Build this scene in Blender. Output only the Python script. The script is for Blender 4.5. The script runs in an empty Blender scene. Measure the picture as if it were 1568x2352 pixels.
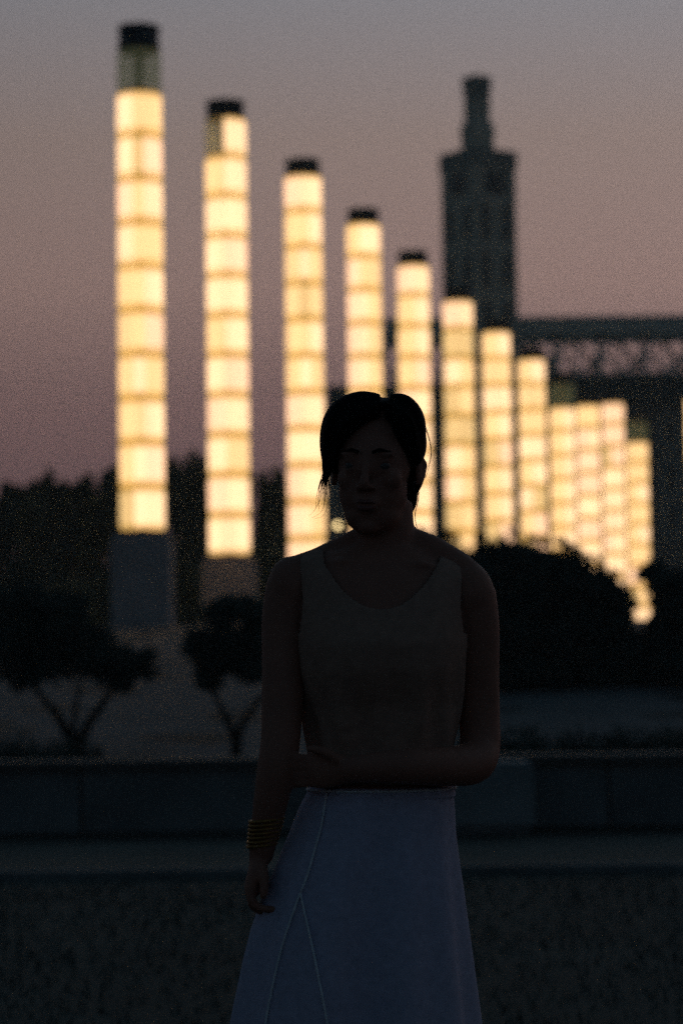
import bpy, bmesh, math, random
import numpy as np
from mathutils import Vector, Matrix, Euler

# ------------------------------------------------------------------ camera, sky, light
S = bpy.context.scene
C = S.collection
R = math.radians
random.seed(7)
rng = np.random.default_rng(7)

FPX = 85 / 24 * 1568.0           # focal length in photo units (photo taken as 1568 x 2352)
CAM = Vector((0, 0, 1.2))
PITCH = math.atan((1500 - 1176) / FPX)
ROLL = R(-0.72)
cd = bpy.data.cameras.new('camera')
cam = bpy.data.objects.new('camera', cd)
C.objects.link(cam)
MROT = Euler((math.pi / 2 + PITCH, 0, 0)).to_matrix() @ Matrix.Rotation(ROLL, 3, 'Z')
cam.matrix_world = Matrix.Translation(CAM) @ MROT.to_4x4()
cd.sensor_fit = 'HORIZONTAL'
cd.sensor_width = 24
cd.lens = 85
cd.clip_end = 6000
cd.dof.use_dof = True
cd.dof.focus_distance = 4.40
cd.dof.aperture_fstop = 3.35
cd.dof.aperture_blades = 9
S.camera = cam
S.view_settings.view_transform = 'Standard'
S.view_settings.look = 'None'
S.view_settings.exposure = 0
S.view_settings.gamma = 1
S.render.film_transparent = False
S.cycles.max_bounces = 6
S.cycles.sample_clamp_indirect = .4
S.cycles.use_adaptive_sampling = True
S.cycles.adaptive_threshold = .055
S.cycles.adaptive_min_samples = 24
S.cycles.use_denoising = False      # the renderer's own noise stands in for the film grain of the photograph

W = bpy.data.worlds.new('World')
S.world = W
W.use_nodes = True
nt = W.node_tree
nt.nodes.clear()
N = nt.nodes.new
L = nt.links.new
out = N('ShaderNodeOutputWorld')
bg = N('ShaderNodeBackground')
tc = N('ShaderNodeTexCoord')
sep = N('ShaderNodeSeparateXYZ')
L(tc.outputs['Generated'], sep.inputs[0])
ramp = N('ShaderNodeValToRGB')
cr = ramp.color_ramp
stops = [(0.0, (.13, .075, .095)), (.055, (.200, .108, .118)), (.10, (.315, .182, .175)), (.15, (.410, .266, .236)),
         (.21, (.365, .272, .245)), (.285, (.285, .298, .335)), (.5, (.12, .18, .23)), (1.0, (.03, .075, .105))]
while len(cr.elements) < len(stops):
    cr.elements.new(0.5)
for e, (p, c) in zip(cr.elements, stops):
    e.position = p
    e.color = (*c, 1)
L(sep.outputs['Z'], ramp.inputs[0])
# the afterglow lies ahead and to the right; the sky behind the camera is already night-dark
dot = N('ShaderNodeVectorMath'); dot.operation = 'DOT_PRODUCT'
L(tc.outputs['Generated'], dot.inputs[0])
ga = R(24)
dot.inputs[1].default_value = (math.sin(ga), math.cos(ga), 0.0)
gr = N('ShaderNodeValToRGB')
g = gr.color_ramp
gst = [(0.0, (.115, .20, .25)), (.45, (.145, .235, .295)), (.75, (.27, .33, .38)), (.92, (.84,) * 3), (.97, (1.0,) * 3), (1.0, (1.08,) * 3)]
while len(g.elements) < len(gst):
    g.elements.new(0.5)
for e, (p, v) in zip(g.elements, gst):
    e.position = p
    e.color = (*v, 1)
mr = N('ShaderNodeMapRange')
mr.inputs['From Min'].default_value = -1
mr.inputs['From Max'].default_value = 1
L(dot.outputs['Value'], mr.inputs['Value'])
L(mr.outputs[0], gr.inputs[0])
mul = N('ShaderNodeMix'); mul.data_type = 'RGBA'; mul.blend_type = 'MULTIPLY'; mul.inputs['Factor'].default_value = 1
L(ramp.outputs[0], mul.inputs['A'])
L(gr.outputs[0], mul.inputs['B'])
L(mul.outputs['Result'], bg.inputs['Color'])
bg.inputs['Strength'].default_value = 1.0
# physical dusk sky (sun just set), faint, added under the gradient
sky = N('ShaderNodeTexSky'); sky.sky_type = 'NISHITA'; sky.sun_disc = False
sky.sun_elevation = R(-1.5); sky.sun_rotation = ga
bg2 = N('ShaderNodeBackground'); bg2.inputs['Strength'].default_value = 0.004
L(sky.outputs[0], bg2.inputs['Color'])
ad = N('ShaderNodeAddShader')
L(bg.outputs[0], ad.inputs[0]); L(bg2.outputs[0], ad.inputs[1])
L(ad.outputs[0], out.inputs['Surface'])

HAZE = .0013


def at(px, py, Y):
    """point of the plane y = Y that the photo (1568 x 2352) shows at px, py"""
    d = MROT @ Vector(((px - 784) / FPX, -(py - 1176) / FPX, -1))
    return CAM + d * ((Y - CAM.y) / d.y)


def proj(p):
    q = MROT.transposed() @ (Vector(p) - CAM)
    return 784 + FPX * q.x / -q.z, 1176 - FPX * q.y / -q.z


# ------------------------------------------------------------------ materials
def mat(name, col, rough=.8, noise=.25, scale=8.0, metal=0.0, bump=0.0, spec=.3, detail=6, coords='Object', stretch=None):
    m = bpy.data.materials.new(name)
    m.use_nodes = True
    t = m.node_tree
    b = t.nodes['Principled BSDF']
    b.inputs['Roughness'].default_value = rough
    b.inputs['Metallic'].default_value = metal
    b.inputs['Specular IOR Level'].default_value = spec
    tx = t.nodes.new('ShaderNodeTexCoord')
    src = tx.outputs[coords]
    if stretch:
        mp = t.nodes.new('ShaderNodeMapping')
        mp.inputs['Scale'].default_value = stretch
        t.links.new(src, mp.inputs[0])
        src = mp.outputs[0]
    n = t.nodes.new('ShaderNodeTexNoise')
    n.inputs['Scale'].default_value = scale
    n.inputs['Detail'].default_value = detail
    t.links.new(src, n.inputs['Vector'])
    r = t.nodes.new('ShaderNodeValToRGB')
    r.color_ramp.elements[0].position = .3
    r.color_ramp.elements[1].position = .7
    r.color_ramp.elements[0].color = (*[c * (1 - noise) for c in col], 1)
    r.color_ramp.elements[1].color = (*[min(1, c * (1 + noise)) for c in col], 1)
    t.links.new(n.outputs['Fac'], r.inputs[0])
    t.links.new(r.outputs[0], b.inputs['Base Color'])
    if bump:
        bp = t.nodes.new('ShaderNodeBump')
        bp.inputs['Strength'].default_value = bump
        bp.inputs['Distance'].default_value = .01
        t.links.new(n.outputs['Fac'], bp.inputs['Height'])
        t.links.new(bp.outputs[0], b.inputs['Normal'])
    return m


def glass_lit(name, col, hot):
    """back-lit frosted glass: the tube inside makes the middle of each pane brightest"""
    m = bpy.data.materials.new(name)
    m.use_nodes = True
    t = m.node_tree
    b = t.nodes['Principled BSDF']
    b.inputs['Base Color'].default_value = (.5, .48, .42, 1)
    b.inputs['Roughness'].default_value = .25
    tx = t.nodes.new('ShaderNodeTexCoord')
    sp = t.nodes.new('ShaderNodeSeparateXYZ')
    t.links.new(tx.outputs['Generated'], sp.inputs[0])

    def hump(o):
        a = t.nodes.new('ShaderNodeMath'); a.operation = 'SUBTRACT'; a.inputs[1].default_value = .5
        t.links.new(o, a.inputs[0])
        c = t.nodes.new('ShaderNodeMath'); c.operation = 'ABSOLUTE'
        t.links.new(a.outputs[0], c.inputs[0])
        d = t.nodes.new('ShaderNodeMapRange'); d.interpolation_type = 'SMOOTHSTEP'
        d.inputs['From Min'].default_value = .5
        d.inputs['From Max'].default_value = .33
        d.inputs['To Min'].default_value = .72
        d.inputs['To Max'].default_value = 1.0
        t.links.new(c.outputs[0], d.inputs['Value'])
        return d.outputs[0]
    h = hump(sp.outputs['Z'])
    oi = t.nodes.new('ShaderNodeObjectInfo')
    rr = t.nodes.new('ShaderNodeMapRange')
    rr.inputs['To Min'].default_value = .93
    rr.inputs['To Max'].default_value = 1.08
    t.links.new(oi.outputs['Random'], rr.inputs['Value'])
    k = t.nodes.new('ShaderNodeMath'); k.operation = 'MULTIPLY'
    t.links.new(h, k.inputs[0]); t.links.new(rr.outputs[0], k.inputs[1])
    mx = t.nodes.new('ShaderNodeMix'); mx.data_type = 'RGBA'
    mx.inputs['A'].default_value = (*col, 1)
    mx.inputs['B'].default_value = (*hot, 1)
    mm = t.nodes.new('ShaderNodeMapRange')
    mm.inputs['From Min'].default_value = .72
    t.links.new(h, mm.inputs['Value'])
    t.links.new(mm.outputs[0], mx.inputs['Factor'])
    t.links.new(mx.outputs['Result'], b.inputs['Emission Color'])
    t.links.new(k.outputs[0], b.inputs['Emission Strength'])
    return m


M = {}
M['lawn'] = mat('lawn', (.040, .060, .056), .95, .3, 1.2)
M['grass'] = mat('grass', (.044, .062, .056), .9, .15, 3)
M['path'] = mat('path', (.075, .085, .075), .9, .25, 1.6, bump=.3)
M['gravel'] = mat('gravel', (.16, .15, .15), .95, .18, .8, bump=.4)
M['earth'] = mat('earth', (.05, .048, .042), .95, .3, .4)
M['wall'] = mat('wall', (.15, .165, .17), .85, .25, 2.5, bump=.3)
M['coping'] = mat('coping', (.10, .095, .09), .7, .2, 3, bump=.2)
M['palestone'] = mat('palestone', (.21, .235, .245), .8, .2, 3, bump=.3)
M['plinth'] = mat('plinth', (.42, .38, .38), .85, .12, 2, bump=.3)
M['blackmetal'] = mat('blackmetal', (.03, .045, .06), .5, .3, 6, metal=.3)
M['ring'] = mat('ring', (.30, .22, .12), .5, .2, 9, metal=.2)
M['jointglow'] = mat('jointglow', (.30, .22, .12), .5, .2, 9)
M['jointglow'].node_tree.nodes['Principled BSDF'].inputs['Emission Color'].default_value = (.42, .20, .03, 1)  # painted glow: imitates pane light leaking through the rings, which are no lamps
M['jointglow'].node_tree.nodes['Principled BSDF'].inputs['Emission Strength'].default_value = 1.0
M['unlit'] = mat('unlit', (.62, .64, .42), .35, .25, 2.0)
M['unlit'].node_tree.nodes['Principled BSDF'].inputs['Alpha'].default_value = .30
M['unlit'].node_tree.nodes['Principled BSDF'].inputs['Emission Color'].default_value = (.05, .052, .024, 1)  # faint emission stands in for light spilling from the lit tier next to it
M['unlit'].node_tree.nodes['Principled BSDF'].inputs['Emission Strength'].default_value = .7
M['glasswhite'] = glass_lit('glasswhite', (1.15, .66, .18), (1.6, 1.0, .53))
M['glassyellow'] = glass_lit('glassyellow', (1.1, .62, .14), (1.40, .84, .36))
M['glasspeach'] = glass_lit('glasspeach', (1.1, .62, .18), (1.50, .88, .50))
M['glassamber'] = glass_lit('glassamber', (.75, .42, .08), (.98, .62, .24))
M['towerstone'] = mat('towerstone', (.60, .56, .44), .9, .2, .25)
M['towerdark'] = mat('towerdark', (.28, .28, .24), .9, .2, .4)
M['stadium'] = mat('stadium', (.14, .125, .12), .9, .25, .12)
M['stadiumdark'] = mat('stadiumdark', (.012, .018, .02), .9, .2, .3)  # near-black: the deep shade of the overhang is put into this colour
M['steel'] = mat('steel', (.62, .66, .60), .6, .15, .5)
M['panelgrey'] = mat('panelgrey', (.30, .30, .31), .6, .15, .5)
M['window'] = mat('window', (.02, .022, .025), .25, .2, 1)
M['leaf'] = mat('leaf', (.034, .060, .052), .8, .5, .9)
M['leafnear'] = mat('leafnear', (.040, .065, .055), .8, .5, 2)
M['bark'] = mat('bark', (.03, .026, .022), .95, .3, 5, bump=.5)
M['skin'] = mat('skin', (.31, .14, .10), .6, .08, 25, spec=.25)
M['hair'] = mat('hair', (.006, .005, .006), .7, .3, 60, spec=.1, stretch=(1, 1, .15))
M['top'] = mat('top', (.35, .215, .165), .95, .12, 60, bump=.15)
M['skirt'] = mat('skirt', (.45, .44, .58), .95, .10, 70, bump=.15)
M['piping'] = mat('piping', (.70, .72, .76), .9, .1, 60)
M['gold'] = mat('gold', (.36, .19, .06), .55, .2, 60, metal=.6)
M['eye'] = mat('eye', (.10, .085, .08), .3, .1, 30)
M['shoe'] = mat('shoe', (.06, .04, .03), .6, .2, 20)
M['lip'] = mat('lip', (.22, .09, .075), .5, .1, 30)


# ------------------------------------------------------------------ helpers
def mk(name, v, f, m=None, parent=None, smooth=False, loc=None):
    me = bpy.data.meshes.new(name)
    me.from_pydata([tuple(p) for p in v], [], f)
    if m:
        me.materials.append(m)
    if smooth:
        me.polygons.foreach_set('use_smooth', [True] * len(me.polygons))
    me.update()
    o = bpy.data.objects.new(name, me)
    C.objects.link(o)
    if parent:
        o.parent = parent
    if loc is not None:
        o.location = loc
    return o


def tag(o, label=None, cat=None, group=None, kind=None):
    if label: o['label'] = label
    if cat: o['category'] = cat
    if group: o['group'] = group
    if kind: o['kind'] = kind
    return o


def empty(name, loc, label, cat, group=None, rz=0):
    o = bpy.data.objects.new(name, None)
    C.objects.link(o)
    o.location = loc
    o.rotation_euler = (0, 0, rz)
    o.empty_display_size = .2
    return tag(o, label, cat, group)


class G:
    """geometry collector"""
    def __init__(s):
        s.v = []; s.f = []

    def add(s, v, f):
        k = len(s.v)
        s.v += [Vector(p) for p in v]
        s.f += [tuple(i + k for i in q) for q in f]

    def box(s, x0, x1, y0, y1, z0, z1, bev=0):
        if bev:
            # chamfered top edge
            b = bev
            v = [(x0, y0, z0), (x1, y0, z0), (x1, y1, z0), (x0, y1, z0),
                 (x0, y0, z1 - b), (x1, y0, z1 - b), (x1, y1, z1 - b), (x0, y1, z1 - b),
                 (x0 + b, y0 + b, z1), (x1 - b, y0 + b, z1), (x1 - b, y1 - b, z1), (x0 + b, y1 - b, z1)]
            f = [(3, 2, 1, 0), (8, 9, 10, 11)]
            for i in range(4):
                j = (i + 1) % 4
                f += [(i, j, j + 4, i + 4), (i + 4, j + 4, j + 8, i + 8)]
            s.add(v, f); return
        v = [(x, y, z) for z in (z0, z1) for x, y in ((x0, y0), (x1, y0), (x1, y1), (x0, y1))]
        s.add(v, [(3, 2, 1, 0), (4, 5, 6, 7), (0, 1, 5, 4), (1, 2, 6, 5), (2, 3, 7, 6), (3, 0, 4, 7)])

    def bar(s, a, b, w, t):
        """box bar from a to b, width w (in the x-z plane), thickness t (y)"""
        a = Vector(a); b = Vector(b)
        d = (b - a).normalized()
        n = Vector((-d.z, 0, d.x)) * w / 2
        y = Vector((0, t / 2, 0))
        v = [a - n - y, a + n - y, a + n + y, a - n + y, b - n - y, b + n - y, b + n + y, b - n + y]
        s.add(v, [(3, 2, 1, 0), (4, 5, 6, 7), (0, 1, 5, 4), (1, 2, 6, 5), (2, 3, 7, 6), (3, 0, 4, 7)])

    def ball(s, c, r, nu=20, nv=14, rot=None):
        c = Vector(c)
        v = []; f = []
        for j in range(1, nv):
            th = math.pi * j / nv
            for i in range(nu):
                ph = 2 * math.pi * i / nu
                p = Vector((r[0] * math.sin(th) * math.cos(ph), r[1] * math.sin(th) * math.sin(ph), r[2] * math.cos(th)))
                if rot is not None: p = rot @ p
                v.append(c + p)
        a = Vector((0, 0, r[2])); b = -a
        if rot is not None: a = rot @ a; b = rot @ b
        v += [c + a, c + b]
        t = len(v) - 2
        for j in range(nv - 2):
            for i in range(nu):
                k = (i + 1) % nu
                f.append((j * nu + i, (j + 1) * nu + i, (j + 1) * nu + k, j * nu + k))
        for i in range(nu):
            k = (i + 1) % nu
            f.append((t, i, k)); f.append((t + 1, (nv - 2) * nu + k, (nv - 2) * nu + i))
        s.add(v, f)

    def tube(s, pts, rad, n=12, ref=None, flat=None, cap=True):
        """smooth tube through pts; rad list; flat = ratio of the second radius; ref = direction of the first radius"""
        P = [Vector(p) for p in pts]
        v = []; f = []
        m = len(P)
        ref = Vector(ref) if ref is not None else Vector((0, 1, 0))
        flat = flat if flat is not None else [1] * m
        if not hasattr(flat, '__len__'): flat = [flat] * m
        for i, p in enumerate(P):
            d = (P[min(i + 1, m - 1)] - P[max(i - 1, 0)]).normalized()
            r0 = ref if abs(ref.dot(d)) < .97 else Vector((1, 0, .1)).normalized()
            a = (r0 - d * r0.dot(d)).normalized()
            b = d.cross(a)
            for k in range(n):
                t = 2 * math.pi * k / n
                v.append(p + a * rad[i] * math.cos(t) + b * rad[i] * flat[i] * math.sin(t))
        for i in range(m - 1):
            for k in range(n):
                q = (k + 1) % n
                f.append((i * n + k, i * n + q, (i + 1) * n + q, (i + 1) * n + k))
        if cap:
            f.append(tuple(reversed(range(n))))
            f.append(tuple(range((m - 1) * n, m * n)))
        s.add(v, f)

    def make(s, name, m=None, parent=None, smooth=False):
        off = parent.location if parent is not None else Vector((0, 0, 0))
        return mk(name, [p - off for p in s.v], s.f, m, parent, smooth)


def spline(pts, n=6):
    """Catmull-Rom through tuples of any length"""
    P = [np.array(p, float) for p in pts]
    P = [2 * P[0] - P[1]] + P + [2 * P[-1] - P[-2]]
    o = []
    for i in range(1, len(P) - 2):
        for k in range(n):
            t = k / n
            a, b, c, d = P[i - 1], P[i], P[i + 1], P[i + 2]
            o.append(.5 * (2 * b + (c - a) * t + (2 * a - 5 * b + 4 * c - d) * t * t + (3 * b - 3 * c + d - a) * t ** 3))
    o.append(P[-2])
    return o


def leaves(name, blobs, n, size, m, parent, squash=1.0):
    """leaf-sized faces spread through the ellipsoids blobs = (centre, radii); denser outside"""
    off = np.array(parent.location) if parent is not None else np.zeros(3)
    vols = np.array([b[1][0] * b[1][1] * b[1][2] for b in blobs]) ** .75
    cnt = np.maximum(8, (n * vols / vols.sum()).astype(int))
    pos = []
    for (c, r), k in zip(blobs, cnt):
        d = rng.normal(size=(k, 3)); d /= np.linalg.norm(d, axis=1)[:, None]
        rad = rng.random(k) ** .45 * (1 + .12 * rng.normal(size=k))
        pos.append(np.array(c) + d * rad[:, None] * np.array(r))
    P = np.concatenate(pos); k = len(P)
    a = rng.normal(size=(k, 3)); a /= np.linalg.norm(a, axis=1)[:, None]
    b = rng.normal(size=(k, 3)); b -= a * (a * b).sum(1)[:, None]; b /= np.linalg.norm(b, axis=1)[:, None]
    s = size * (.6 + .8 * rng.random(k))[:, None]
    V = np.stack([P - a * s * .5, P + b * s * .28, P + a * s * .5, P - b * s * .28], 1).reshape(-1, 3) - off
    me = bpy.data.meshes.new(name)
    me.vertices.add(4 * k); me.vertices.foreach_set('co', V.astype(np.float32).ravel())
    me.loops.add(4 * k); me.loops.foreach_set('vertex_index', np.arange(4 * k, dtype=np.int32))
    me.polygons.add(k)
    me.polygons.foreach_set('loop_start', np.arange(0, 4 * k, 4, dtype=np.int32))
    me.polygons.foreach_set('loop_total', np.full(k, 4, dtype=np.int32))
    me.materials.append(m)
    me.update(calc_edges=True)
    o = bpy.data.objects.new(name, me)
    C.objects.link(o)
    if parent is not None: o.parent = parent
    return o


# ------------------------------------------------------------------ ground
PROF = [(-60, 0), (27, 0), (50.5, 1.72), (56, 1.88), (118, -1.62), (135, -2.1), (400, -2.1), (4000, -2.1)]


def gz(y):
    for (a, za), (b, zb) in zip(PROF, PROF[1:]):
        if y <= b:
            return za + (zb - za) * (y - a) / (b - a)
    return PROF[-1][1]


def sheet(name, y0, y1, x0, x1, nx, ny, dz, m, jitter=0.0):
    v = []; f = []
    ys = sorted(set([y0 + (y1 - y0) * j / ny for j in range(ny + 1)] + [p[0] for p in PROF if y0 < p[0] < y1]))
    for y in ys:
        for i in range(nx + 1):
            x = x0 + (x1 - x0) * i / nx
            v.append((x, y, gz(y) + dz + jitter * math.sin(x * 1.7 + y * .9) * math.sin(y * 1.3 - x * .4)))
    for j in range(len(ys) - 1):
        for i in range(nx):
            a = j * (nx + 1) + i
            f.append((a, a + 1, a + nx + 2, a + nx + 1))
    return tag(mk(name, v, f, m, smooth=True), kind='structure')


sheet('ground', -60, 4000, -1500, 1500, 8, 12, -.012, M['earth'])
sheet('lawn', -8, 13.05, -14, 14, 30, 20, .0, M['lawn'])
sheet('path', 13.15, 15.6, -14, 14, 40, 6, .0, M['path'])
k1 = G(); k1.box(-14, 14, 13.05, 13.15, -.1, .05)
tag(k1.make('kerb', M['wall']), kind='structure')
sheet('embankment', 26.8, 50.4, -16, 16, 40, 24, .0, M['gravel'], .03)
sheet('terrace', 50.4, 130, -16, 26, 10, 10, .004, M['gravel'])

# grass blades on the near lawn
bl = 26000
x = rng.uniform(-4.5, 4.5, bl); y = rng.uniform(1.0, 13.0, bl)
h = rng.uniform(.02, .06, bl); w = rng.uniform(.003, .007, bl)
a = rng.uniform(0, math.pi, bl); lx = rng.normal(0, .02, bl); ly = rng.normal(0, .02, bl)
V = np.stack([np.stack([x - w * np.cos(a), y - w * np.sin(a), 0 * x], 1),
              np.stack([x + w * np.cos(a), y + w * np.sin(a), 0 * x], 1),
              np.stack([x + lx, y + ly, h], 1)], 1).reshape(-1, 3)
tag(mk('grass', V.tolist(), [(i, i + 1, i + 2) for i in range(0, 3 * bl, 3)], M['grass']),
    'short dark grass of the lawn in the foreground', None, None, 'stuff')

# ------------------------------------------------------------------ low wall, pale block
wall = empty('low_wall', (0, 16.7, 0), 'long low dark stone wall with pale coping crossing behind the woman', 'wall')
xx = -9.0
blocks = G(); blocks.box(-.59, .59, -.14, .14, 0, .43)
bm_ = None
cop = None
i = 0
while xx < 9:
    if bm_ is None:
        o = mk('block', blocks.v, blocks.f, M['wall'], wall); bm_ = o.data
        cg = G(); cg.box(-.596, .596, -.19, .19, .43, .488, .012)
        c = mk('coping_slab', cg.v, cg.f, M['coping'], wall); cop = c.data
    else:
        o = bpy.data.objects.new('block', bm_); C.objects.link(o); o.parent = wall
        c = bpy.data.objects.new('coping_slab', cop); C.objects.link(c); c.parent = wall
    o.location = (xx + .6, random.uniform(-.008, .008), 0)
    c.location = (xx + .6, random.uniform(-.006, .006), 0)
    xx += 1.2
pb = empty('stone_block', (at(1085, 1800, 16.0).x, 16.15, 0), 'pale blue-grey stone block in front of the low wall beside the skirt', 'stone block')
q = G(); q.box(-.40, .40, -.22, .22, .06, .47, .02)
mk('body', q.v, q.f, M['palestone'], pb)
q = G(); q.box(-.37, .37, -.19, .19, 0, .06)
mk('base', q.v, q.f, M['wall'], pb)

# low clipped hedge between wall and embankment
for (xa, xb, Y, lab) in ((-6.5, -1.9, 21.5, 'low dark clipped hedge at the foot of the slope, left part'),
                         (1.3, 7.5, 22.5, 'low dark clipped hedge beyond the low wall on the right')):
    e = empty('hedge', ((xa + xb) / 2, Y, 0), lab, 'hedge', 'low clipped hedges behind the wall')
    n = int((xb - xa) / .45)
    leaves('foliage', [((xa + .45 * i, Y + random.uniform(-.1, .1), .26), (.34, .42, random.uniform(.20, .25))) for i in range(n)], 6500, .07, M['leafnear'], e)
    for i in range(0, n, 2):
        t = G(); t.tube([(xa + .45 * i, Y, 0), (xa + .45 * i + .05, Y, .3)], [.02, .012], 6)
        t.make('stem', M['bark'], e)

# ------------------------------------------------------------------ dusk haze
hz = G(); hz.box(-420, 420, -25, 520, -3.4, 58)
hm = bpy.data.materials.new('haze'); hm.use_nodes = True
ht = hm.node_tree; ht.nodes.clear()
ho = ht.nodes.new('ShaderNodeOutputMaterial'); hv = ht.nodes.new('ShaderNodeVolumePrincipled')
hv.inputs['Density'].default_value = HAZE
hv.inputs['Color'].default_value = (.75, .85, .82, 1)
hv.inputs['Anisotropy'].default_value = .1
ht.links.new(hv.outputs[0], ho.inputs['Volume'])
tag(hz.make('haze', hm), 'thin dusk haze over the whole park', None, None, 'stuff')

# ------------------------------------------------------------------ lit glass columns
NF = 12
RC = .515
cosf = math.cos(math.pi / NF)


def wedge_panel():
    """one curved-column pane, centre facing -y at radius RC"""
    hw = RC * math.sin(math.pi / NF) - .004
    yo = -RC * cosf
    v = []
    for yy in (yo, yo + .03):
        for xx_, zz in ((-hw, .045), (hw, .045), (hw, .955), (-hw, .955)):
            v.append((xx_ * (1 if yy == yo else .93), yy, zz))
    f = [(0, 1, 2, 3), (7, 6, 5, 4), (0, 4, 5, 1), (1, 5, 6, 2), (2, 6, 7, 3), (3, 7, 4, 0)]
    return v, f


def ngon_ring(r, z0, z1, n=NF, ph=math.pi / NF, r1=None):
    r1 = r if r1 is None else r1
    v = [(rr * math.sin(ph + 2 * math.pi * k / n), -rr * math.cos(ph + 2 * math.pi * k / n), z) for rr, z in ((r, z0), (r1, z1)) for k in range(n)]
    f = [tuple(reversed(range(n))), tuple(range(n, 2 * n))] + [(k, (k + 1) % n, (k + 1) % n + n, k + n) for k in range(n)]
    return v, f


MESH = {}


def shared(key, v, f, m):
    if key not in MESH:
        me = bpy.data.meshes.new(key)
        me.from_pydata(v, [], f)
        me.materials.append(m)
        me.update()
        MESH[key] = me
    return MESH[key]


def put(name, me, parent, loc=(0, 0, 0), rz=0, scale=None):
    o = bpy.data.objects.new(name, me)
    C.objects.link(o)
    o.parent = parent
    o.location = loc
    o.rotation_euler = (0, 0, rz)
    if scale: o.scale = scale
    return o


PV, PF = wedge_panel()
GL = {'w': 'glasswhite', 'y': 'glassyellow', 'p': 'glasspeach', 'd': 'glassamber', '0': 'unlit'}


def column(X, Y, zlight, rot, rows, label, group='lit glass light columns', caph=.45, ph=2.1):
    root = empty('light_column', (X, Y, zlight - ph), label, 'light column', group)
    v, f = ngon_ring(.64, 0, ph - .16, 4, math.pi / 4)
    s = 1 / math.cos(math.pi / 4)
    g_ = G()
    g_.box(-.66, .66, -.66, .66, -.35, ph - .17, .02)
    g_.box(-.58, .58, -.58, .58, ph - .168, ph - .03)
    put('plinth', shared('plinth', g_.v, g_.f, M['plinth']), root)
    v, f = ngon_ring(.47, 0, .06)
    ringm = shared('tier_ring', v, f, M['jointglow'])
    ringd = shared('tier_ring_dark', v, f, M['ring'])
    n = len(rows)
    for i in range(n + 1):
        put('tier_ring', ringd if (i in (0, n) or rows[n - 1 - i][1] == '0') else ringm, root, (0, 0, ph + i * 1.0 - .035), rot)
    v, f = ngon_ring(.10, 0, 1, 8)
    put('core', shared('core', v, f, M['ring']), root, (0, 0, ph), 0, (1, 1, n))
    for i, row in enumerate(rows):
        z = ph + (n - 1 - i)
        for k in range(NF):
            an = rot + 2 * math.pi * k / NF
            sx = math.sin(an)          # image-right component of the pane
            ch = row[0] if sx < -.12 else (row[2] if sx > .12 else row[1])
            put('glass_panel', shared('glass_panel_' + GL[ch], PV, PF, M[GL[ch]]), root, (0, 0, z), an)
    g_ = G()
    v, f = ngon_ring(.50, 0, .06); g_.add(v, f)
    v, f = ngon_ring(.475, .06, caph - .14); g_.add(v, f)
    v, f = ngon_ring(.475, caph - .14, caph, r1=.50); g_.add(v, f)
    mk('cap', g_.v, g_.f, M['blackmetal'], root, loc=(0, 0, ph + n + .036)).rotation_euler = (0, 0, rot)
    return root


def rnd_rows(n, w='wwwwyyyypppd'):
    o = []
    for _ in range(n):
        a = random.choice(w); b = random.choice(w) if random.random() < .55 else a
        o.append(random.choice([a + a + b, a + b + b, a + b + a, a + a + a]))
    return o


ROWS = {
    1: ['000', 'wyy', 'wdp', 'pyw', 'wyy', 'yyw', 'yyp', 'ywy', 'yyw', 'ywp', 'dww'],
    2: ['0ww', 'yww', 'www', 'wwp', 'www', 'yww', 'wpp', 'pww', 'wyy', 'pyw', 'www'],
    3: ['pww', 'yyw', 'ywy', 'ydy', 'yyw', 'ywy', 'pww', 'www', 'pww', 'pwy', 'pww'],
    4: ['yww', 'pyy', 'pwy', 'pwy', 'pwy', 'wwy', 'www', 'yww', 'www', 'wyy', 'wwy'],
    5: ['pww', 'yyw', 'yyw', 'yyp', 'pww', 'www', 'yww', 'pww', 'www', 'yyw', 'www'],
    6: ['pww', 'ddd', 'wyy', 'dyy', 'ddd', 'wwy', 'pyy', 'dyy', 'ddy', 'yyy', 'yyy'],
    7: ['yww', 'yyy', 'www', 'yww', 'dpp', 'yww', 'yww', 'ddp', 'yyy', 'yyp', 'yyy'],
    8: ['yww', 'yyy', 'yyy', 'www', 'yyw', 'wyd', 'yyp', 'dpp', 'yyy', 'yyy', 'yyy'],
    9: ['000', 'yww', 'yww', 'yww', 'yww', 'yww', 'yww', 'yyp', 'yyy', 'ppp', 'yyy'],
    10: ['yyy', 'pww', 'ppp', 'ppp', 'www', 'ppp', 'www', 'ppw', 'www', 'yyw', 'yyy'],
    11: ['ppp', 'ppp', 'dpp', 'www', 'www', 'wpw', 'pww', 'www', 'www', 'dyy', 'www'],
    12: ['000', 'yyy', 'yyy', 'yyw', 'yyy', 'yyw', 'yyy', 'pyy', 'dyy', 'www', 'www'],
}
LAB = {
    1: 'tallest and leftmost lit glass column, with a grey unlit tier under its black cap',
    2: 'second lit glass column from the left, its top tier lit only on one half',
    3: 'third lit glass column from the left, ending behind the woman\'s shoulder',
    4: 'fourth lit glass column from the left, rising straight above the left of her head',
    5: 'fifth lit glass column from the left, passing behind the right side of her hair',
    6: 'sixth lit glass column, its cap overlapping the foot of the tower and its second tier amber',
    7: 'seventh lit glass column, just beneath the right edge of the tall tower',
    8: 'eighth lit glass column, first one standing clear to the right of the tower',
    9: 'ninth lit glass column, shorter looking with a dim unlit tier at its top',
    10: 'tenth lit glass column, with a yellow top tier between two neighbours',
    11: 'eleventh lit glass column, with a pinkish top tier rising above its neighbours',
    12: 'last and rightmost lit glass column of the row, dim at the top and ending above the hedge gap',
}
XS = [322, 521, 699, 838, 952, 1055, 1143, 1224, 1293, 1353, 1410, 1465]
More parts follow.
